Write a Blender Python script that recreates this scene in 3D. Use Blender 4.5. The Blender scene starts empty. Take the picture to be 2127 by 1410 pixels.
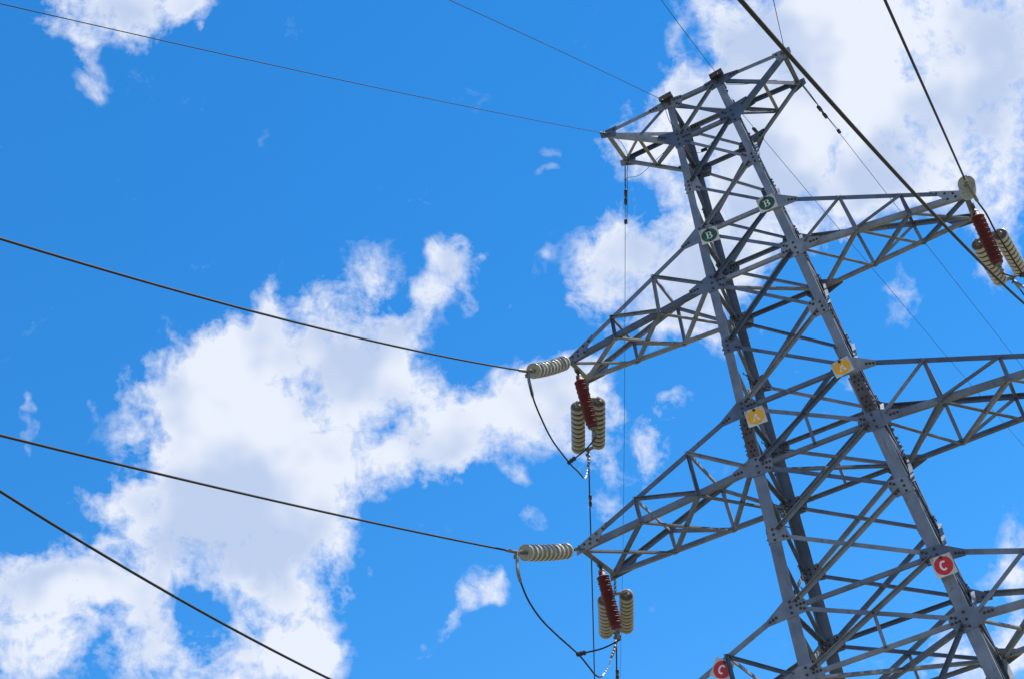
import bpy, bmesh, math, random
from mathutils import Vector, Matrix
R_ = math.radians
random.seed(7)
SC = bpy.context.scene
COL = SC.collection
K = 1.6            # metres per survey unit
GZ = -9.98         # ground level in survey units
def W(p):          # survey units -> metres, ground at z = 0
    return Vector((p[0]*K, p[1]*K, (p[2]-GZ)*K))

# ------------------------------------------------------------------ camera
RIGHT = Vector((.889641, .400502, -.219401)); UP = Vector((.380832, -.385548, .840429)); BACK = Vector((.252003, -.831235, -.495523))
cam = bpy.data.cameras.new('camera'); co = bpy.data.objects.new('camera', cam); COL.objects.link(co)
m = Matrix((RIGHT, UP, BACK)).transposed().to_4x4(); m.translation = W((1.6768, -14.791, -8.980)); co.matrix_world = m
cam.sensor_width = 36; cam.lens = 3373.5/2127*36; cam.clip_start = .1; cam.clip_end = 6000
SC.camera = co
# ------------------------------------------------------------------ light, exposure
SUN = Vector((.42, .30, .86)).normalized()
SUN_EL = math.asin(SUN.z); SUN_AZ = math.atan2(SUN.x, SUN.y)
SKY_STRENGTH = .15; SUN_POWER = 4.8; EXPOSURE = .85
vs = SC.view_settings; vs.view_transform = 'Standard'; vs.look = 'None'; vs.gamma = 1; vs.exposure = EXPOSURE; vs.use_curve_mapping = False
sl = bpy.data.lights.new('sun', 'SUN'); sl.energy = SUN_POWER; sl.angle = R_(.5); sl.color = (1, .96, .89)
so = bpy.data.objects.new('sun', sl); COL.objects.link(so); so.rotation_euler = SUN.to_track_quat('Z', 'Y').to_euler()

# node helpers -----------------------------------------------------------
class NT:
    def __init__(s, tree): s.t = tree; s.n = tree.nodes; s.l = tree.links
    def new(s, k, **a):
        n = s.n.new(k)
        for q, v in a.items(): setattr(n, q, v)
        return n
    def put(s, sock, v):
        if isinstance(v, bpy.types.NodeSocket): s.l.new(v, sock)
        elif v is not None: sock.default_value = v
    def math(s, op, a, b=None, c=None, clamp=False):
        n = s.new('ShaderNodeMath', operation=op, use_clamp=clamp)
        for i, v in enumerate((a, b, c)): s.put(n.inputs[i], v)
        return n.outputs[0]
    def vm(s, op, a, b=None, c=None):
        n = s.new('ShaderNodeVectorMath', operation=op)
        for i, v in enumerate((a, b, c)):
            if v is not None: s.put(n.inputs[i], v)
        return n.outputs['Value'] if op in ('LENGTH', 'DOT_PRODUCT') else n.outputs[0]
    def rng(s, v, a, b, c=0., d=1., smooth=True):
        n = s.new('ShaderNodeMapRange', interpolation_type='SMOOTHSTEP' if smooth else 'LINEAR')
        for i, x in enumerate((v, a, b, c, d)): s.put(n.inputs[i], x)
        return n.outputs[0]
    def noise(s, vec, scale, detail=4, rough=.5, color=False, dist=0., dim='3D'):
        n = s.new('ShaderNodeTexNoise', noise_dimensions=dim); s.put(n.inputs['Vector'], vec)
        n.inputs['Scale'].default_value = scale; n.inputs['Detail'].default_value = detail
        n.inputs['Roughness'].default_value = rough; n.inputs['Distortion'].default_value = dist
        return n.outputs['Color' if color else 'Fac']
    def mix(s, f, a, b, mode='MIX'):
        n = s.new('ShaderNodeMix', data_type='RGBA', blend_type=mode)
        s.put(n.inputs[0], f); s.put(n.inputs[6], a); s.put(n.inputs[7], b)
        return n.outputs[2]

# ------------------------------------------------------------------ sky and clouds (by direction, at infinity)
# every cloud bank: centre, half sizes (thousandths of the sky chart), turn in degrees, weight
BANKS = [
 (610,880,330,190,-8,1.2),(430,850,170,160,0,1.0),(520,1040,260,150,-10,1.1),(470,735,130,70,-38,.9),(556,645,34,95,8,.85),
 (610,720,110,70,0,.7),(745,740,100,70,0,.7),(800,800,110,90,0,.6),(885,605,140,44,-52,.92),(945,545,55,52,-20,.75),(760,590,62,90,15,.78),(655,640,55,80,0,.62),
 (960,630,26,60,10,.4),(825,700,70,70,0,.78),(985,885,210,95,-14,1.1),(900,960,110,60,0,.7),(1130,820,150,75,-10,1.0),(1225,840,80,100,0,.6),
 (340,1090,170,85,0,.8),(235,1045,70,50,0,.65),(110,1215,170,85,8,1.0),(50,1320,160,130,0,1.05),(260,1200,130,95,0,.95),(600,1290,105,120,10,.92),
 (665,1370,75,60,0,.7),(650,1150,110,110,0,.75),(450,1375,220,85,0,1.0),(320,1300,80,80,0,.8),(500,1170,150,90,0,.8),
 (990,1225,62,36,-25,.8),(940,1275,22,60,12,.5),(1020,1185,45,28,20,.5),(790,1195,14,18,0,.4),(730,1215,25,22,0,.35),
 (230,25,130,75,0,1.0),(320,20,110,60,0,.7),(185,105,38,75,-5,.66),(192,170,24,36,0,.34),(390,15,55,45,0,.7),(420,68,20,14,-20,.5),(110,20,50,50,0,.4),
 (1650,60,240,150,0,1.1),(1900,60,300,170,0,1.2),(2080,200,130,190,0,1.0),(1700,230,260,150,15,1.1),(1900,290,230,140,15,.95),(1500,205,160,105,-35,1.15),
 (1400,270,140,90,-30,1.0),(1300,300,90,45,-20,.55),(1640,380,200,110,10,.85),(1790,400,130,70,0,.6),(1370,450,110,110,0,.8),(1270,515,90,90,0,.95),
 (1400,590,170,110,-10,.95),(1520,540,110,90,0,.75),(1560,460,120,90,0,.7),(1440,660,120,70,0,.75),(1225,620,60,32,-20,.4),(1710,480,80,50,0,.4),
 (2070,490,60,100,0,.62),(1860,620,38,70,0,.35),(1560,340,130,120,0,.8),
 (2110,1170,50,90,10,.7),(2105,1290,60,90,0,.7),(1965,1370,62,75,0,.65),(2050,1380,90,60,0,.6),(2030,1250,30,60,0,.3),
 (1360,920,45,100,25,.62),(1300,850,34,26,0,.42),(1415,830,28,30,0,.35),(1215,950,50,60,0,.5),(1240,985,60,40,0,.4),(1100,1090,36,44,0,.27),(1245,1060,50,30,0,.35),
 (1080,985,30,24,0,.4),(1142,325,22,18,0,.2),(1130,365,26,12,-15,.22),(1135,515,26,14,25,.26),(55,830,14,26,0,.27),(50,920,14,60,-5,.27),(190,835,14,24,0,.3),
 (900,1340,30,40,0,.3),(1040,630,30,20,0,.28),(1790,790,30,30,0,.3),(1560,690,24,12,0,.25)]
HOLES = [(1340,425,45,60,0,.55),(1850,105,60,38,20,.55),(2095,130,50,70,0,.2),(1440,380,45,40,0,.4),(1600,330,45,70,20,.2),(850,1000,60,40,0,.3),
 (300,910,22,60,15,.35),(790,880,36,60,0,.6),(1000,700,70,60,0,.5),(870,740,40,30,20,.3),(620,690,40,26,0,.35),(1455,140,30,90,0,.8),(2110,250,45,60,0,.35),(250,1160,60,26,-15,.5),(200,1260,50,30,0,.55),
 (400,1250,80,36,0,.6),(640,1190,60,45,0,.45),(210,1080,60,26,0,.5),(1710,330,60,40,30,.35),(1980,260,70,40,30,.3),(860,860,40,30,0,.3),(760,1060,60,60,0,.3)]
SKY_ALT = 2500; SKY_DUST = .0; SKY_OZONE = 5.0; SKY_HUE = .497; SKY_SAT = 1.30; SKY_REF = 2.6; SKY_VEIL = (.06, .06, .0)
CLOUD_LIT = (.458, .487, .553, 1); CLOUD_SHADE = (.290, .352, .482, 1)
wd = bpy.data.worlds.new('World'); SC.world = wd; wd.use_nodes = True
N = NT(wd.node_tree); N.n.clear()
tc = N.new('ShaderNodeTexCoord').outputs['Generated']
d = N.vm('NORMALIZE', tc)
df = N.math('MAXIMUM', N.vm('DOT_PRODUCT', d, tuple(-BACK)), .12)
dx = N.math('DIVIDE', N.vm('DOT_PRODUCT', d, tuple(RIGHT)), df); dy = N.math('DIVIDE', N.vm('DOT_PRODUCT', d, tuple(UP)), df)
cx = N.new('ShaderNodeCombineXYZ'); N.put(cx.inputs[0], N.math('MULTIPLY_ADD', dx, 3.3735, 1.0635)); N.put(cx.inputs[1], N.math('MULTIPLY_ADD', dy, -3.3735, .705))
q0 = cx.outputs[0]
WX = (.10, .035)      # how far the warp moves the chart
def field(lst, q):
    acc = None
    for x, y, rx, ry, a, wt in lst:
        mp = N.new('ShaderNodeMapping', vector_type='TEXTURE'); N.put(mp.inputs[0], q if acc is None else N.vm('MULTIPLY_ADD', acc, (1e-6, 1e-6, 0), q))   # chained, so the shader stack stays small
        mp.inputs[1].default_value = (x/1000, y/1000, 0); mp.inputs[2].default_value = (0, 0, R_(a)); mp.inputs[3].default_value = (rx/1000*1.42, ry/1000*1.42, 1)
        f = N.rng(N.vm('LENGTH', mp.outputs[0]), 1., .05, 0., wt)
        acc = f if acc is None else N.math('ADD', acc, f)
    return acc
w1 = N.vm('SUBTRACT', N.noise(q0, 5.5, 3, .55, True, 0, '2D'), (.5, .5, .5)); w2 = N.vm('SUBTRACT', N.noise(q0, 17, 2, .6, True, 0, '2D'), (.5, .5, .5))
q = N.vm('MULTIPLY_ADD', w1, (WX[0], WX[0], 0), q0); q = N.vm('MULTIPLY_ADD', w2, (WX[1], WX[1], 0), q)
fb = N.noise(N.vm('MULTIPLY_ADD', w1, (WX[0], WX[0], 0), q0), 8.5, 9, .64, False, 0, '2D'); fine = N.noise(q0, 40, 4, .62, False, 0, '2D')
low = N.noise(N.vm('ADD', q0, (3.1, 7.7, 0)), 3.8, 3, .5, False, 0, '2D')
tex = N.math('MULTIPLY_ADD', N.math('SUBTRACT', fb, .5), 3.3, N.math('MULTIPLY', N.math('SUBTRACT', fine, .5), .9))
sky = N.new('ShaderNodeTexSky', sky_type='NISHITA', sun_disc=False, sun_elevation=SUN_EL, sun_rotation=SUN_AZ, altitude=SKY_ALT, air_density=1.0, dust_density=SKY_DUST, ozone_density=SKY_OZONE)
hs = N.new('ShaderNodeHueSaturation'); N.put(hs.inputs['Color'], sky.outputs[0]); hs.inputs['Hue'].default_value = SKY_HUE; hs.inputs['Saturation'].default_value = SKY_SAT; hs.inputs['Value'].default_value = 1.0
bs = N.new('ShaderNodeBackground'); spc = N.new('ShaderNodeSeparateColor'); N.put(spc.inputs[0], hs.outputs[0])
skc = N.vm('SCALE', hs.outputs[0]); skn = skc.node; N.put(skn.inputs['Scale'], N.math('POWER', N.math('DIVIDE', N.math('MAXIMUM', spc.outputs[2], .3), SKY_REF), -.42))
skc = N.vm('ADD', skc, SKY_VEIL); N.put(bs.inputs[0], skc); bs.inputs[1].default_value = SKY_STRENGTH
def cloudy(D_, Fi):
    alpha = N.math('POWER', N.rng(D_, .16, 1.30, 0, 1, False), 1.0)
    thick = N.rng(N.math('MULTIPLY_ADD', tex, .25, Fi), .65, 1.45)
    shade = N.math('MULTIPLY', thick, N.rng(low, .38, .64))
    c = N.mix(shade, CLOUD_LIT, CLOUD_SHADE)
    bc = N.new('ShaderNodeBackground'); N.put(bc.inputs[0], c); bc.inputs[1].default_value = 1.0
    ms = N.new('ShaderNodeMixShader'); N.put(ms.inputs[0], alpha); N.put(ms.inputs[1], bs.outputs[0]); N.put(ms.inputs[2], bc.outputs[0]); return ms.outputs[0]
def mixs(f, a, b):
    ms = N.new('ShaderNodeMixShader'); N.put(ms.inputs[0], f); N.put(ms.inputs[1], a); N.put(ms.inputs[2], b); return ms.outputs[0]
fB = N.math('MINIMUM', field(BANKS, q), 1.75); Fi = N.math('SUBTRACT', fB, field(HOLES, N.vm('MULTIPLY_ADD', fB, (1e-6, 1e-6, 0), q)))
chart = cloudy(N.math('MULTIPLY_ADD', tex, N.rng(Fi, -.1, .6, .22, 1.0), N.math('MULTIPLY', Fi, 1.10)), Fi)
gt = lambda v, t: N.math('GREATER_THAN', v, t)
# loose clouds over the rest of the dome
dn = N.noise(d, 2.6, 6, .6); ar = N.rng(dn, .44, .64)
br_ = N.new('ShaderNodeBackground'); br_.inputs[0].default_value = CLOUD_LIT; br_.inputs[1].default_value = .9
rest = mixs(ar, bs.outputs[0], br_.outputs[0])
ms = N.new('ShaderNodeMixShader'); N.put(ms.inputs[0], gt(N.vm('LENGTH', N.vm('MULTIPLY', N.vm('SUBTRACT', q0, (1.0635, .705, 0)), (.62, .9, 0))), 1.0)); N.put(ms.inputs[1], chart); N.put(ms.inputs[2], rest)
wd.cycles.sampling_method = 'MANUAL'; wd.cycles.sample_map_resolution = 256
wo = N.new('ShaderNodeOutputWorld'); N.put(wo.inputs[0], ms.outputs[0])

# ------------------------------------------------------------------ materials
def mat(name, build):
    m = bpy.data.materials.new(name); m.use_nodes = True; t = NT(m.node_tree); b = t.n['Principled BSDF']; build(t, b); return m
def objc(t): return t.new('ShaderNodeTexCoord').outputs['Object']
def steel(col, dark, rust=.62, rough=.55):
    def f(t, b):
        c = objc(t)
        st = t.new('ShaderNodeMapping'); t.put(st.inputs[0], c); st.inputs[3].default_value = (6, 6, 1.2)
        a = t.mix(t.rng(t.noise(c, 3.5, 6, .6), .3, .7), dark, col)
        a = t.mix(t.rng(t.noise(st.outputs[0], 2.0, 5, .65), .52, .72, 0, .55), a, (dark[0]*.55, dark[1]*.5, dark[2]*.5, 1))
        a = t.mix(t.rng(t.noise(c, 5.2, 7, .7), rust, rust+.09, 0, .75), a, (.11, .05, .03, 1))
        rnd = t.new('ShaderNodeObjectInfo').outputs['Random']
        hv = t.new('ShaderNodeHueSaturation'); t.put(hv.inputs['Color'], a); t.put(hv.inputs['Value'], t.rng(rnd, 0, 1, .72, 1.36, False)); t.put(hv.inputs['Saturation'], t.rng(rnd, 0, 1, 1.2, .35, False)); a = hv.outputs[0]
        t.put(b.inputs['Base Color'], a); b.inputs['Metallic'].default_value = .35
        t.put(b.inputs['Roughness'], t.rng(t.noise(c, 14, 4), .2, .8, rough-.1, rough+.2))
        bp = t.new('ShaderNodeBump'); bp.inputs['Strength'].default_value = .15; bp.inputs['Distance'].default_value = .004
        t.put(bp.inputs['Height'], t.noise(c, 40, 4)); t.put(b.inputs['Normal'], bp.outputs[0])
    return f
def plain(col, rough=.5, metal=0., var=.25, scale=8, dirt=None, spec=None):
    def f(t, b):
        c = objc(t); n = t.rng(t.noise(c, scale, 5, .6), .3, .7)
        d2 = dirt or tuple(x*(1-var) for x in col[:3])+(1,)
        t.put(b.inputs['Base Color'], t.mix(n, d2, tuple(col[:3])+(1,)))
        b.inputs['Roughness'].default_value = rough; b.inputs['Metallic'].default_value = metal
    return f
M = {}
M['steel'] = mat('galvanised_steel', steel((.138, .178, .252, 1), (.088, .114, .168, 1)))
M['steel_dark'] = mat('weathered_steel', steel((.105, .092, .095, 1), (.060, .050, .052, 1), .5))
M['bolt'] = mat('rusty_bolt', plain((.075, .055, .05), .7, .2, .5, 30))
M['porcelain'] = mat('porcelain', lambda t, b: (plain((.46, .45, .40), .25, 0, .18, 6)(t, b)))
M['porcelain_dull'] = mat('dull_porcelain', plain((.31, .30, .265), .3, 0, .3, 7))  # duller tone for the far left strings and the near disc tops
M['gap_shade'] = mat('insulator_gap_shade', plain((.095, .085, .068), .7, 0, .4, 10))  # dark ring on the disc tops, paints the shadow in the gaps
M['cap'] = mat('galvanised_cap', plain((.24, .23, .21), .6, .4, .4, 20))
M['fit'] = mat('galvanised_fitting', plain((.20, .20, .20), .5, .5, .4, 20))
M['fit_dark'] = mat('dark_fitting', plain((.05, .05, .052), .6, .3, .4, 20))
M['polymer'] = mat('red_polymer', plain((.125, .007, .007), .6, 0, .35, 5))
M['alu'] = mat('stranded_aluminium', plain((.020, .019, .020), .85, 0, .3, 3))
M['alu_sunlit'] = mat('sunlit_aluminium', plain((.62, .62, .62), .65, .1, .1, 10))  # sunlight painted as a pale colour on part of the jumpers
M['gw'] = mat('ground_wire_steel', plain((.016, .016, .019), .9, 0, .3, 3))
def enamel(t, b):
    c = objc(t)
    a = t.mix(t.rng(t.noise(c, 3, 5), .35, .7), (.42, .40, .36, 1), (.62, .60, .56, 1))
    st = t.new('ShaderNodeMapping'); t.put(st.inputs[0], c); st.inputs[3].default_value = (9, 9, 1.5)
    a = t.mix(t.rng(t.noise(st.outputs[0], 2.4, 5, .65), .56, .68, 0, .8), a, (.20, .10, .05, 1))
    t.put(b.inputs['Base Color'], a); b.inputs['Roughness'].default_value = .4
M['enamel'] = mat('white_enamel', enamel)
M['glyph'] = mat('white_lettering', plain((.76, .75, .72), .4, 0, .15, 8))
M['green'] = mat('green_enamel', plain((.012, .075, .035), .4, 0, .3, 5))
M['yellow'] = mat('yellow_enamel', plain((.82, .38, .0), .4, 0, .12, 8))
M['red'] = mat('red_enamel', plain((.60, .008, .012), .4, 0, .15, 8))
M['grass'] = mat('meadow', plain((.150, .140, .060), .9, 0, .5, .6, (.160, .130, .080, 1)))
M['conc'] = mat('concrete', plain((.35, .34, .32), .9, 0, .3, 3))

# ------------------------------------------------------------------ mesh builder
class MB:
    def __init__(s): s.v = []; s.f = []; s.mi = []; s.sm = []
    def add(s, vs, fs, mi=0, smooth=False):
        o = len(s.v); s.v += [Vector(v) for v in vs]
        for f in fs: s.f.append([i+o for i in f]); s.mi.append(mi); s.sm.append(smooth)
    def prism(s, poly, d, mi=0):              # poly: 3D points, d: extrusion vector
        n = len(poly); d = Vector(d); a = [Vector(p) for p in poly]
        nrm = Vector()
        for i in range(n): nrm += a[i].cross(a[(i+1) % n])
        if nrm.dot(d) > 0: a.reverse()
        s.add(a+[p+d for p in a], [list(range(n)), list(range(2*n-1, n-1, -1))]+[[(i+1) % n, i, i+n, (i+1) % n+n] for i in range(n)], mi)
    def box(s, c, ax, ay, az, mi=0):          # centre and three half vectors
        c, ax, ay, az = map(Vector, (c, ax, ay, az))
        s.prism([c-ax-ay-az, c+ax-ay-az, c+ax+ay-az, c-ax+ay-az], az*2, mi)
    def bar(s, A, B, nout, w, t, side=1, out=-1, off=0., mi=0, w2=None):
        """angle section: flange one in the plane whose outward normal is nout, flange two along out*normal at edge `side`"""
        A = Vector(A); B = Vector(B); dd = (B-A).normalized(); n = Vector(nout); n = (n-dd*n.dot(dd)).normalized(); u = dd.cross(n)*side
        w2 = w2 or w; h = w/2
        if out < 0: pr = [(-h, 0), (h, 0), (h, -w2), (h-t, -w2), (h-t, -t), (-h, -t)]
        else: pr = [(-h, 0), (h, 0), (h, w2), (h-t, w2), (h-t, t), (-h, t)]
        s.prism([A+u*a+n*(b+off) for a, b in pr], B-A, mi)
    def tube(s, pts, r, n=8, mi=0, caps=True, smooth=True):
        pts = [Vector(p) for p in pts]; rs = r if isinstance(r, (list, tuple)) else [r]*len(pts)
        ref = None; V = []
        for i, p in enumerate(pts):
            t = (pts[min(i+1, len(pts)-1)]-pts[max(i-1, 0)]).normalized()
            if ref is None: ref = t.orthogonal().normalized()
            ref = (ref-t*ref.dot(t)).normalized(); b = t.cross(ref)
            V += [p+(ref*math.cos(2*math.pi*k/n)+b*math.sin(2*math.pi*k/n))*rs[i] for k in range(n)]
        Fs = [[i*n+k, i*n+(k+1) % n, (i+1)*n+(k+1) % n, (i+1)*n+k] for i in range(len(pts)-1) for k in range(n)]
        s.add(V, Fs, mi, smooth)
        if caps: s.add(V[:n], [list(range(n-1, -1, -1))], mi); s.add(V[-n:], [list(range(n))], mi)
    def lathe(s, o, ax, prof, n=20, mi=0, smooth=True):   # prof: (axial, radius[, material])
        o = Vector(o); ax = Vector(ax).normalized(); u = ax.orthogonal().normalized(); v = ax.cross(u); V = []
        for p in prof: V += [o+ax*p[0]+(u*math.cos(2*math.pi*k/n)+v*math.sin(2*math.pi*k/n))*p[1] for k in range(n)]
        base = len(s.v); s.v += V
        for i in range(len(prof)-1):
            mm = prof[i+1][2] if len(prof[i+1]) > 2 else mi
            for k in range(n):
                s.f.append([base+i*n+(k+1) % n, base+i*n+k, base+(i+1)*n+k, base+(i+1)*n+(k+1) % n]); s.mi.append(mm); s.sm.append(smooth)
    def bolt(s, p, n, r=.0105, h=.012, mi=0, shank=0.):
        p = Vector(p); n = Vector(n).normalized()
        s.tube([p-n*.002, p+n*h*.35], r*1.35, 8, mi, True, False); s.tube([p, p+n*h], r, 6, mi, True, False)
        if shank: s.tube([p+n*h, p+n*(h+shank)], r*.5, 6, mi, True, False)
    def build(s, name, mats, parent=None, world=None):
        """vertices were given in survey units; parent's world place is subtracted"""
        base = Vector(world) if world is not None else (Vector(parent['_w']) if parent else Vector((0, 0, 0)))
        me = bpy.data.meshes.new(name); me.from_pydata([W(v)-base for v in s.v], [], s.f)
        for mm in (mats if isinstance(mats, (list, tuple)) else [mats]): me.materials.append(M[mm])
        me.polygons.foreach_set('material_index', s.mi); me.polygons.foreach_set('use_smooth', s.sm); me.update()
        o = bpy.data.objects.new(name, me); COL.objects.link(o)
        if parent: o.parent = parent; o.location = (0, 0, 0)
        else: o.location = base
        o['_w'] = tuple(base); return o
def thing(name, at, label, cat, group=None, kind=None):
    o = bpy.data.objects.new(name, None); COL.objects.link(o); o.empty_display_size = .2; w = W(at); o.location = w; o['_w'] = tuple(w)
    tag(o, label, cat, group, kind); return o
def tag(o, label=None, cat=None, group=None, kind=None):
    for k, v in (('label', label), ('category', cat), ('group', group), ('kind', kind)):
        if v: o[k] = v
    return o

# ------------------------------------------------------------------ ground
g = MB(); S_ = 2500; n_ = 40
for i in range(n_+1):
    for j in range(n_+1):
        x = (i/n_*2-1); y = (j/n_*2-1); x = x*abs(x)*S_; y = y*abs(y)*S_
        g.v.append(Vector((x, y, GZ)))
for i in range(n_):
    for j in range(n_):
        a = i*(n_+1)+j; g.f.append([a, a+n_+1, a+n_+2, a+1]); g.mi.append(0); g.sm.append(True)
tag(g.build('ground', 'grass'), kind='structure')

# ------------------------------------------------------------------ lattice tower
Z = [1.632, 1.105, .473, -.153, -.782, -1.529, -2.248, -2.886, -3.603, -4.325, -4.963, -6.75, -8.35, -9.94]
H = [.320, .357, .404, .453, .500, .546, .598, .643, .692, .746, .787, .910, 1.020, 1.130]
def hz(z):
    for i in range(len(Z)-1):
        if z >= Z[i+1] or i == len(Z)-2:
            f = (z-Z[i])/(Z[i+1]-Z[i]); return H[i]+(H[i+1]-H[i])*f
def C_(sx, sy, l): return Vector((sx*H[l], sy*H[l], Z[l]))
LW = lambda l: .075 if l < 3 else (.09 if l < 7 else .115)
tower = thing('lattice_tower', (0, 0, GZ), 'grey galvanised steel lattice pylon with three pairs of crossarms', 'pylon')
LEGS = {}
def leg_dir(sx, sy, l):
    a = C_(sx, sy, max(l-1, 0)); b = C_(sx, sy, min(l+1, len(Z)-1)); return (b-a).normalized()
for sx in (-1, 1):
    for sy in (-1, 1):
        mb = MB()
        pts = [C_(sx, sy, l) for l in range(len(Z))]
        pts[0] = pts[0]+(pts[0]-pts[1]).normalized()*.05
        zs = [(0, 3, .075), (3, 6, .09), (6, 13, .115)]
        for i in range(len(Z)-1):
            w = .075 if i < 3 else (.09 if i < 6 else .115); t = .009
            A, B = pts[i], pts[i+1]
            segs = [(A, B, w)]
            if i == 6:
                m_ = A.lerp(B, .18); segs = [(A, m_, .09), (m_, B, .115)]
            for A, B, w in segs:
                ex = Vector((-sx, 0, 0)); ey = Vector((0, -sy, 0)); dd = (B-A).normalized(); ex = (ex-dd*ex.dot(dd)).normalized(); ey = (ey-dd*ey.dot(dd)).normalized()
                pr = [(0, 0), (w, 0), (w, t), (t, t), (t, w), (0, w)]
                mb.prism([A+ex*a+ey*b for a, b in pr], B-A)
        LEGS[sx, sy] = mb.build('leg', 'steel', tower)
        f = MB(); c = C_(sx, sy, 13); c = Vector((c.x, c.y, GZ)); f.lathe(c-Vector((0, 0, .1)), (0, 0, 1), [(0, .0), (0, .22), (.2, .2), (.22, .18), (.22, 0)], 20, smooth=False); f.build('footing', 'conc', tower)
        # splice plates between the crossarm levels
        sp = MB(); z0, z1 = -2.36, -2.79
        for face in (0, 1):
            n = Vector((0, sy, 0)) if face == 0 else Vector((sx, 0, 0)); inw = Vector((-sx, 0, 0)) if face == 0 else Vector((0, -sy, 0))
            a = Vector((sx*hz(z0), sy*hz(z0), z0)); b = Vector((sx*hz(z1), sy*hz(z1), z1))
            sp.prism([a-inw*.004, a+inw*.092, b+inw*.1, b-inw*.004], n*.007)
            for k in range(9):
                if k == 4: continue
                p = a.lerp(b, (k+.5)/9)
                for e in ((.03, .07) if k % 2 else (.05,)): sp.bolt(p+inw*e+n*.007, n, .0085, .012, 1, .012)
        sp.build('splice_plate', ['steel_dark', 'bolt'], LEGS[sx, sy])

def hull(P):
    P = sorted(set((round(a, 5), round(b, 5)) for a, b in P))
    def half(Q):
        o = []
        for p in Q:
            while len(o) > 1 and (o[-1][0]-o[-2][0])*(p[1]-o[-2][1])-(o[-1][1]-o[-2][1])*(p[0]-o[-2][0]) <= 0: o.pop()
            o.append(p)
        return o[:-1]
    return half(P)+half(P[::-1])
# each face: outward normal, the two corners (a = first, b = second)
FACES = dict(near=(Vector((0, -1, 0)), (-1, -1), (1, -1)), far=(Vector((0, 1, 0)), (-1, 1), (1, 1)),
             left=(Vector((-1, 0, 0)), (-1, -1), (-1, 1)), right=(Vector((1, 0, 0)), (1, -1), (1, 1)))
GT = .006
plates = {}
def face_in(nm, c): # inward in-plane direction at corner c
    n, a, b = FACES[nm]; v = Vector((b[0]-a[0], b[1]-a[1], 0)).normalized(); return v if c == a else -v
def node(nm, c, l): # work point: centre of the leg's flange in this face
    return C_(c[0], c[1], l)+face_in(nm, c)*LW(l)*.52
def reg(nm, c, l, to, ln, hw, nb, layer=1):
    plates.setdefault((nm, c, l), []).append((Vector(to), ln, hw, nb, layer))
HOR = {0, 1, 3, 4, 6, 7, 9, 10, 11, 12}
for nm, (n, a, b) in FACES.items():
    thin = .036
    for l in range(len(Z)-1):
        wd = .036 if l < 3 else (.040 if l < 6 else .044)
        A, B = node(nm, a, l), node(nm, b, l); A2, B2 = node(nm, a, l+1), node(nm, b, l+1)
        if l == 12: A2 = A2+Vector((0, 0, .1)); B2 = B2+Vector((0, 0, .1))
        # brace one: b above -> a below, bolted outside the plates
        P, Q = (B, A2) if nm != 'left' else (B, A2)
        dd = (Q-P).normalized(); mb = MB(); mb.bar(P+dd*.05, Q-dd*.05, n, wd, .005, 1, 1, GT+.001, w2=wd*.85)
        if l < 11: mb.build('diagonal_brace', 'steel', tower)
        else: mb.build('diagonal_brace', 'steel', tower)
        reg(nm, b, l, Q, .13, wd*.62, 2, 1); reg(nm, a, l+1, P, .13, wd*.62, 2, 1)
        # brace two: a above -> b below, behind the plates
        P, Q = A, B2; dd = (Q-P).normalized(); mb = MB(); mb.bar(P+dd*(LW(l)*.6), Q-dd*(LW(l+1)*.6), n, wd*.93, .005, -1, -1, -.0005)
        mb.build('diagonal_brace', 'steel', tower)
        reg(nm, a, l, Q, .15, wd*.55, 2, 0); reg(nm, b, l+1, P, .15, wd*.55, 2, 0)
    for l in sorted(HOR):
        A, B = node(nm, a, l), node(nm, b, l); dd = (B-A).normalized(); mb = MB(); wd = .04 if l not in (0,) else .045
        mb.bar(A+dd*LW(l)*.6, B-dd*LW(l)*.6, n, wd, .005, 1, -1, -.0065)
        mb.build('horizontal_brace', 'steel', tower)
        reg(nm, a, l, B, .15, wd*.55, 3, 0); reg(nm, b, l, A, .15, wd*.55, 3, 0)
    if nm in ('near', 'far'):
        for l in (6, 9):    # short hangers from the crossing to the strut below
            x = (C_(a[0], a[1], l)+C_(b[0], b[1], l+1))/2; A, B = node(nm, a, l), node(nm, b, l+1); A2, B2 = node(nm, a, l+1), node(nm, b, l)
            # crossing of A->B and B2->A2
            den = (B.x-A.x)*(A2.z-B2.z)-(B.z-A.z)*(A2.x-B2.x); t = ((B2.x-A.x)*(A2.z-B2.z)-(B2.z-A.z)*(A2.x-B2.x))/den
            X = A.lerp(B, t); Yp = (node(nm, a, l+1)+node(nm, b, l+1))/2
            mb = MB(); mb.bar(X+Vector((0, 0, -.02)), Yp, n, .032, .004, 1, -1, .0135); mb.bolt(X+n*.016, n, .008, .01, 1); mb.bolt(Yp+n*.016, n, .008, .01, 1); mb.build('hanger', ['steel', 'bolt'], tower)
# plan bracing
for A, B in [((-1, -1, 0), (1, 1, 0)), ((-1, -1, 4), (1, 1, 4)), ((-1, -1, 7), (1, 1, 7)), ((-1, -1, 10), (1, 1, 10)), ((1, -1, 10), (-1, 1, 10))]:
    a = C_(*A)*1; b = C_(*B)*1; dd = (b-a).normalized(); mb = MB(); mb.bar(a+dd*.1+Vector((0, 0, -.035)), b-dd*.1+Vector((0, 0, -.035)), (0, 0, -1), .045, .005, 1, -1, .0 if A[0] < 0 else .006)
    mb.build('plan_brace', 'steel', tower)

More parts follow.
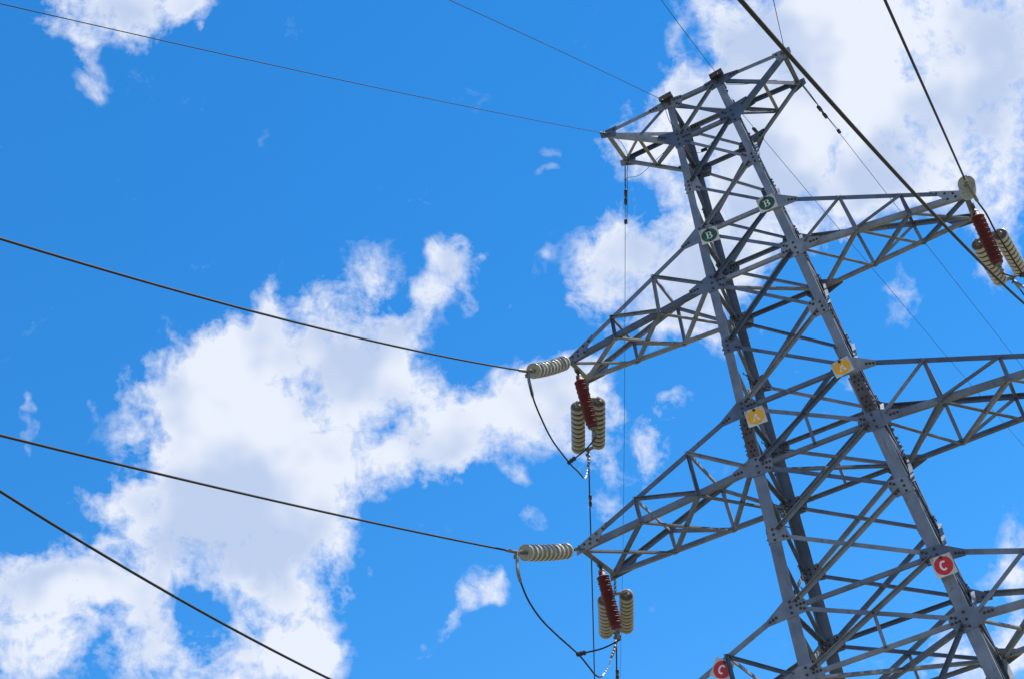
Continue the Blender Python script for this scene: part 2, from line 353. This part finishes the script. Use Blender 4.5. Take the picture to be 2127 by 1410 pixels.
# ------------------------------------------------------------------ crossarms
def lerp(a, b, t): return Vector(a).lerp(Vector(b), t)
TIPS = {'T': (1.065, .318, 1.609), 'B': (2.186, .262, -.833), 'A': (2.530, .475, -2.944), 'C': (2.80, .50, -5.0)}
def crossarm(s, key, lu, ll, fu, fl, cw, bw):
    tx, ty, tz = TIPS[key]
    tip = {-1: Vector((s*tx, -ty, tz)), 1: Vector((s*tx, ty, tz))}
    U0 = {y: C_(s, y, lu) for y in (-1, 1)}; L0 = {y: C_(s, y, ll) for y in (-1, 1)}
    mb = MB(); bd = (tip[1]-tip[-1]).normalized()      # the tip beam carries the rest of the arm
    mb.bar(tip[-1]-bd*.035, tip[1]+bd*.035, (s, 0, 0), cw*.95, .007, 1 if s > 0 else -1, -1, .004)
    arm = mb.build('crossarm', 'steel', tower)
    def br(A, B, n, w=bw, side=1, out=-1, off=0., cut=.02, name='brace'):
        A = Vector(A); B = Vector(B); dd = (B-A).normalized(); c1, c2 = cut if isinstance(cut, tuple) else (cut, cut); k = MB(); k.bar(A+dd*c1, B-dd*c2, n, w, .0045, side, out, off); k.build(name, 'steel', arm)
    U = {}; L = {}
    for y in (-1, 1):
        n = (0, y, 0); dU = (tip[y]-U0[y]).normalized(); dL = (tip[y]-L0[y]).normalized()
        sd = 1 if s*y > 0 else -1
        k = MB(); k.bar(U0[y]+dU*.13, tip[y]-dU*.03, n, cw*.82, .006, sd, -1, -.0005); k.build('chord', 'steel', arm)
        k = MB(); k.bar(L0[y]+dL*.02, tip[y]+dL*.0, n, cw, .007, -sd, -1, -.0075 if False else -.0005); k.build('chord', 'steel', arm)
        U[y] = [U0[y]]+[lerp(U0[y], tip[y], f) for f in fu]+[tip[y]]; L[y] = [L0[y]]+[lerp(L0[y], tip[y], f) for f in fl]+[tip[y]]
        for c, l, P in (((s, y), lu, tip[y]), ((s, y), ll, tip[y])):
            reg('near' if y < 0 else 'far', c, l, P, .25, cw*.46, 3, 0)
        nn = 'near' if y < 0 else 'far'
        # tip plate with bolts
        pk = MB(); nv = Vector(n); P = [tip[y]+dU*.04+Vector((0, 0, .03)), tip[y]+dU*.05-Vector((0, 0, .045)), tip[y]-dL*.20-Vector((0, 0, .03)), tip[y]-dU*.36+Vector((0, 0, .03))]
        if key == 'T': P = [tip[y]+dU*.06+Vector((0, 0, .035)), tip[y]+dU*.06-Vector((0, 0, .04)), tip[y]-dL*.12-Vector((0, 0, .03)), tip[y]-dU*.14+Vector((0, 0, .03))]
        pk.prism([p+nv*.0005 for p in P], nv*.006)
        for q_ in ((.06, .14, .22, .30) if key != 'T' else (.04, .10)): pk.bolt(tip[y]-dU*q_+nv*.0065, nv, .0095, .012, 1)
        if key != 'T':
            for q_ in (.12, .2): pk.bolt(tip[y]-dL*q_+nv*.0065, nv, .0095, .012, 1)
        pk.build('tip_plate', ['steel', 'bolt'], arm)
        if key == 'T':
            br(U0[y]-Vector((0, 0, .01)), L[y][1], n, bw, 1, -1, -.01, (.05, -.01))
        else:
            for i in (1, 2):
                br(U[y][i], L[y][i], n, bw, 1, 1, .03 if (key == 'C' and s < 0 and y < 0 and i == 1) else .001, -.02)
                br(U[y][i], L[y][i-1], n, bw, -1, 1, .006, (-.01, .02 if i > 1 else .06))
    if key == 'T':
        br(U[-1][0], U[1][2], (0, 0, 1), .05, 1, -1, -.012, .03) if s > 0 else br(U[-1][2], U[1][0], (0, 0, 1), .05, 1, -1, -.012, .03)
        br(L[-1][1], L[1][1], (0, 0, -1), bw, 1, -1, .008, 0); br(L[-1][0], L[1][1], (0, 0, -1), bw*.9, 1, -1, .004, .07)
        if s < 0: br(L[-1][1], L[1][2], (0, 0, -1), bw, -1, -1, .012, .03)
    else:
        for i in (1, 2): br(U[-1][i], U[1][i], (0, 0, 1), bw, 1, -1, .004, -.0)
        for i in (0, 1, 2):
            br(L[-1][i], L[1][i+1], (0, 0, -1), bw*1.05, 1, -1, .030, (.05 if i == 0 else 0, 0))
            br(L[1][i], L[-1][i+1], (0, 0, -1), bw*1.05, -1, -1, .036, (.05 if i == 0 else 0, 0))
    return arm
ARMS = {}
for s in (-1, 1):
    ARMS['T', s] = crossarm(s, 'T', 0, 1, [.5], [.53], .052, .036)
    ARMS['B', s] = crossarm(s, 'B', 3, 4, [.333, .655], [.34, .655], .056, .034)
    ARMS['A', s] = crossarm(s, 'A', 6, 7, [.312, .643], [.30, .635], .060, .036)
    ARMS['C', s] = crossarm(s, 'C', 9, 10, [.31, .64], [.30, .635], .062, .038)

# gusset plates at the nodes
for (nm, c, l), mem in plates.items():
    n, a, b = FACES[nm]; inw = face_in(nm, c); o = node(nm, c, l); ld = leg_dir(c[0], c[1], l); nn = inw.cross(ld).normalized()
    if nn.dot(n) < 0: nn = -nn
    e1 = inw; e2 = nn.cross(e1).normalized()
    P = []; big = l in (1, 4, 7, 10); tall = .075 if not big else .095
    if l == 0: tall = .045
    ldp = (ld.dot(e1), ld.dot(e2)); k = math.hypot(*ldp); ldp = (ldp[0]/k, ldp[1]/k)
    for sg in (-1, 1):
        for sd in (-1, 1): P.append((ldp[0]*tall*sg+(-ldp[1])*LW(l)*.5*sd, ldp[1]*tall*sg+ldp[0]*LW(l)*.5*sd))
    bolts = []
    for k in (-1, 0, 1): bolts.append((ldp[0]*tall*.72*k, ldp[1]*tall*.72*k))
    for to, ln, hw, nb, layer in mem:
        v = to-o; x, y = v.dot(e1), v.dot(e2); r = math.hypot(x, y); x /= r; y /= r
        steep = abs(y) > .93
        if steep and l != 0: ln = ln*.8
        for sd in (-1, 1): P.append((x*ln-y*hw*sd, y*ln+x*hw*sd))
        for k in range(nb):
            q_ = ln-.022-k*.034
            if q_ > .045: bolts.append((x*q_, y*q_, layer))
    hp = hull(P); mb = MB()
    mb.prism([o+e1*x+e2*y+nn*.0006 for x, y in hp], nn*(GT-.0006))
    for bt in bolts:
        x, y = bt[:2]; p = o+e1*x+e2*y
        lay = bt[2] if len(bt) > 2 else 0
        mb.bolt(p+nn*(GT+(.006 if lay else 0)), nn, .0098, .0125, 1); mb.bolt(p-nn*.014, -nn, .0085, .012, 1, .006)
    mb.build('gusset_plate', ['steel', 'bolt'], LEGS[c])
# step bolts on one far leg
for z in (.30, -.55, -1.42, -2.2, -3.1, -3.75, -4.4, -5.2):
    h = hz(z); mb = MB(); y_ = h-.03; mb.tube([(-h+.01, y_-.02, z), (-h-.02, y_-.06, z), (-h-.04, y_-.12, z), (-h-.04, y_-.125, z+.02)], .0055, 6); mb.build('step_bolt', 'fit_dark', LEGS[-1, 1])
# little top caps where the ground wires are made fast
for sx in (-1, 1):
    c = C_(sx, -1, 0); mb = MB(); mb.box(c+Vector((-sx*.02, -.03, .055)), (.075, 0, .008), (0, .045, 0), (0, 0, .008)); mb.box(c+Vector((-sx*.02, -.072, .04)), (.075, 0, .008), (0, .004, 0), (0, 0, .03)); mb.build('top_bracket', 'steel_dark', tower)

# ------------------------------------------------------------------ phase signs
def arc(c, r0, r1, a0, a1, n=14, ry=1.):
    o = []
    for k in range(n):
        t0 = R_(a0+(a1-a0)*k/n); t1 = R_(a0+(a1-a0)*(k+1)/n)
        o.append([(c[0]+r*math.cos(t), c[1]+r*ry*math.sin(t)) for r, t in ((r0, t0), (r1, t0), (r1, t1), (r0, t1))])
    return o
def arc2(c, ri, ro, a0, a1, n=14):    # radii as (x, y) pairs
    o = []
    for k in range(n):
        t0 = R_(a0+(a1-a0)*k/n); t1 = R_(a0+(a1-a0)*(k+1)/n)
        o.append([(c[0]+r[0]*math.cos(t), c[1]+r[1]*math.sin(t)) for r, t in ((ri, t0), (ro, t0), (ro, t1), (ri, t1))])
    return o
def rect(x0, y0, x1, y1): return [(x0, y0), (x1, y0), (x1, y1), (x0, y1)]
GLYPH = {
 'B': [rect(-.40, -.66, -.20, .66), rect(-.58, .58, .0, .66), rect(-.58, -.66, .0, -.58), rect(-.2, -.02, .04, .06)]
      + arc2((0, .33), (.17, .25), (.40, .33), -90, 90) + arc2((.0, -.30), (.24, .28), (.50, .36), -90, 90),
 'A': [[(-.50, -.6), (-.36, -.6), (.07, .66), (-.05, .66)], [(.19, -.6), (.47, -.6), (.09, .66), (-.13, .66)], rect(-.3, -.18, .3, -.08), rect(-.66, -.68, -.22, -.6), rect(.06, -.68, .66, -.6)],
 'C': arc2((0, 0), (.27, .42), (.56, .68), 48, 312, 22)}
def sign(letter, c, e1, e2, colour, label, hang=None):
    c, e1, e2 = map(Vector, (c, e1, e2)); n = e1.cross(e2).normalized()
    if n.y > 0: n = -n
    t = thing('phase_sign', c, label, 'sign', 'phase letter signs on the pylon'); a, b = e1/2, e2/2
    mb = MB(); P = []
    for sx, sy in ((-1, -1), (1, -1), (1, 1), (-1, 1)):
        for k in range(4):
            an = math.atan2(sy, sx)-math.pi/4+k*math.pi/6; P.append(c+a*(sx*.94+.06*math.cos(an))+b*(sy*.94+.06*math.sin(an)))
    mb.prism(P, n*.003); mb.build('plate', 'enamel', t)
    mb = MB(); mb.prism([c+n*.003+a*.87*math.cos(k*math.pi/24)+b*.88*math.sin(k*math.pi/24) for k in range(48)], n*.0015); mb.build('disc', colour, t)
    mb = MB()
    for q_ in GLYPH[letter]: mb.prism([c+n*.0046+a*.66*x+b*.70*y for x, y in q_], n*.0012)
    mb.build('letter', 'glyph', t)
    mb = MB(); mb.bolt(c+b*.78+n*.004, n, .011, .014); mb.box(c+b*.9-n*.02, a*.1, b*.2, n*.018); mb.build('fixing_bolt', 'bolt', t)
sign('B', (-0.316, -0.532, -0.267), (.192, 0, -.019), (.010, 0, .172), 'green', 'white square plate with a green disc and letter B on the left leg')
sign('B', (0.345, -0.532, -0.189), (.190, 0, .004), (-.002, 0, .168), 'green', 'white square plate with a green disc and letter B on the right leg')
sign('A', (-0.440, -0.677, -2.419), (.191, 0, -.006), (.002, 0, .178), 'yellow', 'white square plate with a yellow disc and letter A on the left leg')
sign('A', (0.485, -0.677, -2.274), (.185, 0, .022), (-.016, 0, .160), 'yellow', 'rust stained plate with a yellow disc and letter A on the right leg')
sign('C', (0.713, -0.835, -4.469), (.186, 0, .000), (.0, 0, .192), 'red', 'white square plate with a red disc and letter C on the right leg')
sign('C', (-1.466, -.690, -4.631), (.141, 0, -.119), (.115, 0, .143), 'red', 'tilted white plate with a red disc and letter C hanging from the lowest left crossarm')

# ------------------------------------------------------------------ insulators
u_ = 1/K
DISC = [(0, .0, 1), (0, .022, 1), (.006, .034, 1), (.024, .040, 1), (.030, .046, 1), (.034, .052, 2), (.038, .076, 2), (.042, .096, 2), (.049, .110, 2), (.058, .119, 0), (.070, .1245, 0), (.084, .1265, 0), (.098, .127, 0), (.112, .127, 0), (.120, .1262, 0), (.1225, .1245, 0), (.1225, .1215, 0), (.119, .119, 0),
        (.104, .116, 0), (.102, .110, 0), (.114, .106, 0), (.116, .101, 0), (.100, .096, 0), (.098, .088, 0), (.113, .083, 0), (.115, .078, 0), (.097, .072, 0), (.095, .062, 0), (.109, .057, 0), (.111, .052, 0), (.090, .044, 0), (.088, .028, 0),
        (.090, .016, 1), (.146, .014, 1), (.148, .0, 1)]
dmb = MB(); dmb.lathe((0, 0, 0), (1, 0, 0), [(a*u_, r*u_, m_) for a, r, m_ in DISC], 32)
def disc_mesh(shell, top='gap_shade'):
    me = bpy.data.meshes.new('insulator_disc'); me.from_pydata([v*K for v in dmb.v], [], dmb.f)
    for k in (shell, 'cap', top): me.materials.append(M[k])
    me.polygons.foreach_set('material_index', dmb.mi); me.polygons.foreach_set('use_smooth', [True]*len(dmb.f)); me.update(); return me
DME = {k: disc_mesh(k) for k in ('porcelain', 'porcelain_dull')}; DME['near_disc'] = disc_mesh('porcelain', 'porcelain_dull')
def put_disc(parent, p, d_, shell='porcelain'):
    o = bpy.data.objects.new('disc', DME[shell]); COL.objects.link(o); o.parent = parent
    o.location = W(p)-Vector(parent['_w']); o.rotation_euler = Vector(d_).to_track_quat('X', 'Z').to_euler()
def curve3(P0, P1, sag, n):
    P0, P1 = Vector(P0), Vector(P1); return [P0.lerp(P1, k/n)-Vector((0, 0, sag*4*(k/n)*(1-k/n))) for k in range(n+1)]
def chain(mb, A, B, w=.012):
    A, B = Vector(A), Vector(B); L_ = (B-A).length; n = max(2, round(L_/.05)); dd = (B-A).normalized(); s1 = dd.orthogonal().normalized(); s2 = dd.cross(s1)
    for k in range(n):
        a = A.lerp(B, k/n)-dd*.006; b = A.lerp(B, (k+1)/n)+dd*.006; v = s1 if k % 2 else s2; m_ = (a+b)/2
        mb.tube([a, a+v*w+dd*.008, b+v*w-dd*.008, b, b-v*w-dd*.008, a-v*w+dd*.008, a], .0055, 6)
def near_string(key, s, vec, link, label):
    tx, ty, tz = TIPS[key]; tip = Vector((s*tx, -ty-.02, tz-.01)); end = Vector((s*tx, -ty, tz))+Vector(vec)
    t = thing('insulator_string', tip, label, 'insulator', 'single insulator strings on the near side')
    full = (end-tip).length; f0 = link/full; f1 = (link+1.46*u_)/full
    pts = curve3(tip, end, .022, 40)
    def at(f):
        x = f*40; i = min(int(x), 39); return pts[i].lerp(pts[i+1], x-i)
    mb = MB(); chain(mb, tip, at(f0)); mb.build('shackle_chain', 'fit', t)
    for k in range(10):
        a = at(f0+(f1-f0)*k/10); b = at(f0+(f1-f0)*(k+1)/10); put_disc(t, a, b-a, 'near_disc')
    mb = MB(); e = at(f1); dd = (end-e).normalized(); mb.tube([e-dd*.01, e+dd*.03], .019, 8); mb.box(e.lerp(end, .45), dd*.04, dd.orthogonal().normalized()*.018, dd.cross(dd.orthogonal().normalized())*.008)
    mb.bolt(e.lerp(end, .5)+Vector((.012, 0, 0)), (1, 0, 0), .010, .014); mb.tube([e.lerp(end, .6), end+dd*.02], .012, 8); mb.build('clamp_fitting', 'cap', t)
    return end
def far_string(key, s, vec, link, label):
    tx, ty, tz = TIPS[key]; tip = Vector((s*tx, ty+.02, tz-.02)); end = Vector((s*tx, ty, tz))+Vector(vec)
    t = thing('double_insulator_string', tip, label, 'insulator', 'double insulator strings on the far side')
    dd = (end-tip).normalized(); pp = dd.cross(Vector((0, 0, 1))).normalized(); upv = pp.cross(dd).normalized()
    Y0 = tip+dd*link; L_ = 1.46*u_; Y1 = Y0+dd*(L_+.10); hs_ = .118
    mb = MB(); chain(mb, tip, Y0+dd*.01); mb.build('shackle_chain', 'fit', t)
    for Yc, sg in ((Y0, 1), (Y1, -1)):
        mb = MB(); mb.prism([Yc+upv*.006-dd*.035*sg, Yc+pp*.135+dd*.002*sg+upv*.006, Yc+pp*.135+dd*.030*sg+upv*.006, Yc+dd*.024*sg+upv*.006, Yc-pp*.135+dd*.030*sg+upv*.006, Yc-pp*.135+dd*.002*sg+upv*.006], -upv*.012)
        for q_ in (-1, 1):
            mb.tube([Yc+pp*hs_*q_+dd*.015*sg, Yc+pp*hs_*q_+dd*.05*sg], .010, 8); mb.bolt(Yc+pp*hs_*q_+upv*.006+dd*.016*sg, upv, .011, .02); mb.bolt(Yc+pp*hs_*q_-upv*.006+dd*.016*sg, -upv, .011, .02)
        mb.build('yoke_plate', 'cap', t)
    for q_ in (-1, 1):
        a0 = Y0+pp*hs_*q_+dd*.05; pts = curve3(a0, a0+dd*L_, .012, 10)
        for k in range(10): put_disc(t, pts[k], pts[k+1]-pts[k], 'porcelain_dull' if s < 0 else 'porcelain')
    mb = MB(); mb.tube([Y1+dd*.01, Y1+dd*.05], .014, 8); mb.bolt(Y1+dd*.03+pp*.012, pp, .010, .016); mb.bolt(Y1+dd*.03-pp*.012, -pp, .010, .016)
    mb.box(Y1+dd*.07, dd*.03, pp*.009, upv*.02); mb.build('clamp_fitting', 'cap', t)
    return Y1+dd*.09
def arrester(key, s, fr, label):
    tx, ty, tz = TIPS[key]; top = Vector((s*tx, -ty+2*ty*fr, tz-.03)); t = thing('surge_arrester', top-Vector((0, 0, .7)), label, 'surge arrester', 'red surge arresters under the crossarm tips')
    dn = Vector((0, 0, -1)); mb = MB(); mb.lathe(top, dn, [(0, .0), (0, .016), (.045, .016), (.05, .032), (.075, .034), (.08, 0)], 14); mb.box(top+Vector((0, 0, .01)), (.02, 0, 0), (0, .035, 0), (0, 0, .02)); mb.bolt(top+Vector((0, -.035, .01)), (0, -1, 0), .014, .016)
    mb.build('hanger_bracket', 'fit', t)
    pr = [(.075, 0), (.075, .034), (.115, .036)]; n = 19; z0 = .115; Lr = .525; pt = Lr/n
    for k in range(n):
        a = z0+k*pt; r1 = .068 if k % 2 == 0 else .064
        pr += [(a+pt*.05, .051), (a+pt*.40, r1-.004), (a+pt*.54, r1), (a+pt*.68, r1-.003), (a+pt*.74, .052)]
    e = z0+Lr; pr += [(e+.01, .044), (e+.012, .056), (e+.04, .052), (e+.045, 0)]
    mb = MB(); mb.lathe(top, dn, pr, 28); mb.build('housing', 'polymer', t)
    mb = MB(); mb.lathe(top, dn, [(e+.04, 0), (e+.042, .034), (e+.062, .034), (e+.066, .02), (e+.10, .018), (e+.104, 0)], 14); mb.box(top+dn*(e+.13), (.012, 0, 0), (0, .022, 0), (0, 0, .03)); mb.bolt(top+dn*(e+.125)+Vector((.012, 0, 0)), (1, 0, 0), .012, .012); mb.bolt(top+dn*(e+.145)+Vector((-.012, 0, 0)), (-1, 0, 0), .012, .012)
    mb.build('terminal', 'fit', t)
    return top+dn*(e+.16)
side = {-1: 'left', 1: 'right'}; lvl = {'B': 'upper', 'A': 'middle', 'C': 'lowest'}
NS = {('B', -1): ((-.153, -1.04, -.513), .10), ('A', -1): ((-.21, -1.285, -.353), .26), ('C', -1): ((-.20, -1.26, -.20), .26), ('B', 1): ((-.010, -1.07, -.48), .10), ('A', 1): ((-.15, -1.28, -.34), .26)}
FS = {('B', -1): ((-.555, 1.33, -.16), .36), ('A', -1): ((-.555, 1.45, -.11), .44), ('C', -1): ((-.555, 1.45, -.11), .44), ('B', 1): ((.130, 1.44, -.10), .37), ('A', 1): ((.130, 1.44, -.10), .40)}
E1 = {}; E2 = {}; ET = {}
for (k, s), (v, l_) in NS.items(): E1[k, s] = near_string(k, s, v, l_, f'cream ribbed insulator string reaching forward from the {lvl[k]} {side[s]} crossarm tip')
for (k, s), (v, l_) in FS.items(): E2[k, s] = far_string(k, s, v, l_, f'pair of cream insulator strings behind the {lvl[k]} {side[s]} crossarm tip')
for k, s, fr in (('B', -1, .45), ('A', -1, .56), ('C', -1, .5), ('B', 1, .5), ('A', 1, .5)): ET[k, s] = arrester(k, s, fr, f'dark red ribbed surge arrester hanging under the {lvl[k]} {side[s]} crossarm tip')

# ------------------------------------------------------------------ wires
def span(name, S, az, m_, c, L_, r, label, cat, matn, group, clamp=.20, damper=None, cr=1.9, n=70):
    S = Vector(S); a = R_(az); h = Vector((math.cos(a), math.sin(a), 0))
    P = lambda s: S+h*s+Vector((0, 0, m_*s+c*s*s))
    t = thing(name, S, label, cat, group)
    mb = MB(); mb.tube([P(L_*(k/n)**1.3) for k in range(n+1)], r, 8); mb.build('cable', matn, t)
    if clamp:
        mb = MB(); mb.tube([P(-.01), P(clamp*.5), P(clamp*.95), P(clamp)], [r*cr, r*cr, r*cr*.9, r*1.1], 8); mb.build('dead_end_sleeve', 'cap' if matn == 'alu' else 'fit_dark', t)
    if damper:
        dd = (P(damper+.1)-P(damper)).normalized(); mb = MB(); c0 = P(damper)-Vector((0, 0, .028))
        for sg in (-1, 1): mb.tube([c0+dd*sg*.035, c0+dd*sg*.042, c0+dd*sg*.13, c0+dd*sg*.137], [.012, .021, .021, .013], 10)
        mb.tube([c0-dd*.05, c0+dd*.05], .006, 6); mb.box(c0+Vector((0, 0, .015)), dd*.014, dd.cross(Vector((0, 0, 1)))*.009, (0, 0, .024)); mb.build('vibration_damper', 'fit_dark', t)
    return P
GA = 'near side power conductors'; GB = 'far side power conductors'; GC = 'thin overhead ground wires'
rc = .0088
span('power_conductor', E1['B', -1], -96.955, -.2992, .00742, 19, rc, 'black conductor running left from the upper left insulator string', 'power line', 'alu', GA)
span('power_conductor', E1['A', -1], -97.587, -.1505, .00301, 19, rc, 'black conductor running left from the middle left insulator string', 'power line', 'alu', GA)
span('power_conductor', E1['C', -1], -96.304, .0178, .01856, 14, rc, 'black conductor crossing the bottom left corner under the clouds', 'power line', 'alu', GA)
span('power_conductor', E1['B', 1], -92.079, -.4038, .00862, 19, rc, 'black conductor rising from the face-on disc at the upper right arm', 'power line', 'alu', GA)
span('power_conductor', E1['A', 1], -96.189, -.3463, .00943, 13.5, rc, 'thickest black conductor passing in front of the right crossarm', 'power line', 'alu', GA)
T_ = TIPS['T']
def tp(s, y): return (s*T_[0], y*T_[1], T_[2])
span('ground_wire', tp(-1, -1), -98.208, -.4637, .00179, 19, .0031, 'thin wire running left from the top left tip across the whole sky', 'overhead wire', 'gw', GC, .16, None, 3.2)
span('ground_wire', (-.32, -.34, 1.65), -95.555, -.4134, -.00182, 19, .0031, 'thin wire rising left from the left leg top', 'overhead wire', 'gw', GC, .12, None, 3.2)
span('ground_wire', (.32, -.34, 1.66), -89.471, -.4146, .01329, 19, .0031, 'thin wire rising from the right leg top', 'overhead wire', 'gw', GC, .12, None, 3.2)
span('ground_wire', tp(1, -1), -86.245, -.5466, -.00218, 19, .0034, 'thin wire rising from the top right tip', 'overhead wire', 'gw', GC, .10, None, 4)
span('power_conductor', E2['B', -1], 111.669, -.0486, .00112, 60, rc, 'dark conductor dropping down the photo below the upper left double insulators', 'power line', 'alu', GB, .22, 1.15)
span('power_conductor', E2['A', -1], 111.496, -.0516, .00100, 60, rc, 'dark conductor dropping out of frame below the middle left double insulators', 'power line', 'alu', GB, .22, 1.12)
span('power_conductor', E2['B', 1], 82.297, -.0435, .00100, 60, rc, 'conductor leaving backward from the upper right double insulators', 'power line', 'alu', GB, .22, 1.1)
span('power_conductor', E2['A', 1], 82.297, -.0435, .00100, 60, rc, 'conductor leaving backward from the middle right double insulators', 'power line', 'alu', GB, .22, 1.1)
def gw_far(S, az, m_, c, label, loop):
    P = span('ground_wire', S, az, m_, c, 60, .0031, label, 'overhead wire', 'gw', GC, .5, .66, 2.3)
    t = [o for o in COL.objects if o.name.startswith('ground_wire')][-1]
    a = R_(az); sv = Vector((math.sin(a), -math.cos(a), 0))*.02
    mb = MB(); mb.tube([P(0)+Vector((0, 0, -.05))+sv]+[P(x)-Vector((0, 0, loop*math.sin(math.pi*x/1.25)))+sv for x in (.2, .4, .6, .8, 1.0, 1.15)]+[P(1.22)], .0036, 6); mb.build('by_pass_cable', 'gw', t)
    dd = (P(1.3)-P(1.2)).normalized(); mb = MB(); mb.box(P(1.2)+sv*.4, dd*.03, sv*.9, (0, 0, .014)); mb.build('clamp_block', 'fit_dark', t)
    return P
gw_far(tp(-1, 1), 111.062, -.0264, .00135, 'thin wire falling straight down from the top left tip', .02)
gw_far(tp(1, 1), 82.971, -.0253, .00127, 'thin wire with a slack bypass loop slanting right from the top right tip', .07)
span('ground_wire', (.32, .32, 1.66), 83.372, -.0298, .00109, 60, .0030, 'thin wire slanting right from behind the right leg top', 'overhead wire', 'gw', GC, 0, .60)

def smooth_path(P, n=8):
    P = [Vector(p) for p in P]; o = []
    for i in range(len(P)-1):
        p0 = P[max(i-1, 0)]; p1 = P[i]; p2 = P[i+1]; p3 = P[min(i+2, len(P)-1)]
        for k in range(n):
            t = k/n; o.append(.5*((2*p1)+(p2-p0)*t+(2*p0-5*p1+4*p2-p3)*t*t+(3*p1-p0-3*p2+p3)*t**3))
    return o+[P[-1]]
def jumper(P, label, lug0=2, lug1=2, term=None, joint=None, bright=False):
    t = thing('jumper_cable', P[0], label, 'cable', 'slack jumper cables'); mb = MB(); sp = smooth_path(P)
    if bright: mb.tube(sp[:-33], rc, 8); mb.tube(sp[-34:-17], rc, 8, 1, False); mb.tube(sp[-18:], rc, 8)  # middle piece carries the painted sunlit colour
    else: mb.tube(sp, rc, 8)
    mb.build('cable', ['alu', 'alu_sunlit'], t)
    for pts in (P[:lug0], P[-lug1:][::-1]):
        mb = MB(); s_ = smooth_path(pts, 4); mb.tube(s_, [.016]*(len(s_)-1)+[.010], 8)
        a = Vector(pts[0]); dd = (Vector(pts[1])-a).normalized(); b = dd.cross(Vector((1, 0, .01))).normalized()
        for q_ in (.02, .055): mb.bolt(a+dd*q_+Vector((-.012, 0, 0)), (-1, 0, 0), .010, .022)
        mb.build('lug', 'cap', t)
    if term is not None:
        J = Vector(joint); T0 = Vector(term); mid = T0.lerp(J, .45)+Vector((0, 0, -.025)); t2 = thing('arrester_lead', T0, label.replace('slack jumper', 'short lead').replace('hanging', 'joining the jumper'), 'cable', 'short arrester leads')
        mb = MB(); s_ = smooth_path([T0, mid, J]); mb.tube(s_, rc*.95, 8); mb.build('cable', 'alu', t2)
        mb = MB(); dd = (J-mid).normalized(); mb.box(J-dd*.03, dd*.045, dd.cross(Vector((0, 0, 1))).normalized()*.013, (0, 0, .016))
        for q_ in (-.07, -.035, .0): mb.bolt(J+dd*q_, (0, -1, 0), .016, .02); mb.bolt(J+dd*q_, (0, 1, 0), .016, .02); mb.bolt(J+dd*q_, (0, 0, -1), .014, .022)
        mb.build('parallel_clamp', 'fit_dark', t2)
jumper([E1['B', -1]+Vector((0, .0, -.015)), (-2.329, -1.372, -1.49), (-2.325, -1.4, -1.69), (-2.346, -1.252, -1.828), (-2.396, -.894, -1.938), (-2.498, -.161, -1.879), (-2.561, .293, -1.793), (-2.607, .629, -1.735), (-2.641, .871, -1.605), (-2.684, 1.183, -1.366), (-2.726, 1.487, -1.138), E2['B', -1]],
       'black slack jumper hanging below the upper left crossarm tip', 3, 3, ET['B', -1], (-2.498, -.161, -1.879), True)
jumper([E1['A', -1]+Vector((0, 0, -.015)), (-2.727, -1.86, -3.45), (-2.727, -1.899, -3.549), (-2.729, -1.879, -3.636), (-2.74, -1.758, -3.776), (-2.769, -1.452, -3.863), (-2.815, -.961, -3.883), (-2.878, -.282, -3.882), (-2.91, .058, -3.922), (-2.926, .225, -3.95), (-2.941, .392, -3.94), (-2.963, .619, -3.868), (-3.0, 1.016, -3.669), (-3.024, 1.278, -3.501), (-3.056, 1.62, -3.297), E2['A', -1]],
       'black slack jumper hanging below the middle left crossarm tip', 4, 3, ET['A', -1], (-2.878, -.282, -3.882), True)
jumper([E1['B', 1]+Vector((0, .0, -.01)), (2.195, -1.15, -1.345), (2.21, -1.0, -1.378), (2.245, -.75, -1.392), (2.267, -.45, -1.436), (2.303, -.15, -1.48), (2.338, .15, -1.528), (2.372, .45, -1.538), (2.40, .9, -1.47), (2.38, 1.35, -1.25), E2['B', 1]],
       'black slack jumper hanging below the upper right crossarm tip', 3, 3, ET['B', 1], (2.372, .45, -1.538))
def bond(P, label, r=.0032, block=None):
    mb = MB(); mb.tube(smooth_path(P), r, 6)
    if block: b = Vector(P[block]); dd = (Vector(P[block+1])-b).normalized(); mb.box(b, dd*.035, dd.cross(Vector((0, 0, 1))).normalized()*.012, (0, 0, .015))
    o = mb.build('bonding_wire', 'gw', None, W(P[0])); tag(o, label, 'wire', 'thin bonding wires on the tower top')
bond([(-.33, -.40, 1.64), (-.34, -.40, 1.48), (-.34, -.38, 1.34), (-.30, -.37, 1.22), (-.27, -.36, 1.14)], 'thin wire looping down from the left leg top')
bond([(.22, -.30, 1.60), (-.10, -.10, 1.50), (-.42, .12, 1.45), (-.75, .30, 1.42), (-.98, .42, 1.42), (-1.16, .58, 1.56), (-1.24, .78, 1.57)], 'thin wire slanting across the tower head to the top left tip')
bond([(.36, -.30, 1.55), (.55, -.22, 1.50), (.72, -.12, 1.52), (.86, .05, 1.57)], 'thin wire sagging under the top right arm')
bond([(.30, -.30, 1.10), (.05, -.20, 1.03), (-.12, -.16, .98), (-.20, -.18, .97), (-.34, -.30, 1.0)], 'thin wire with a small block inside the tower head', block=2)
bond([(1.02, -.29, 1.58), (1.03, -.22, 1.46), (1.05, -.05, 1.40), (1.07, .12, 1.46), (1.07, .27, 1.56)], 'thin wire looping under the top right tip')
bond([(-1.0, -.28, 1.58), (-.96, -.12, 1.53), (-.97, .05, 1.48), (-1.04, .25, 1.50), (-1.06, .32, 1.57)], 'thin wire looping under the top left tip')

for o in bpy.data.objects:
    if '_w' in o: del o['_w']
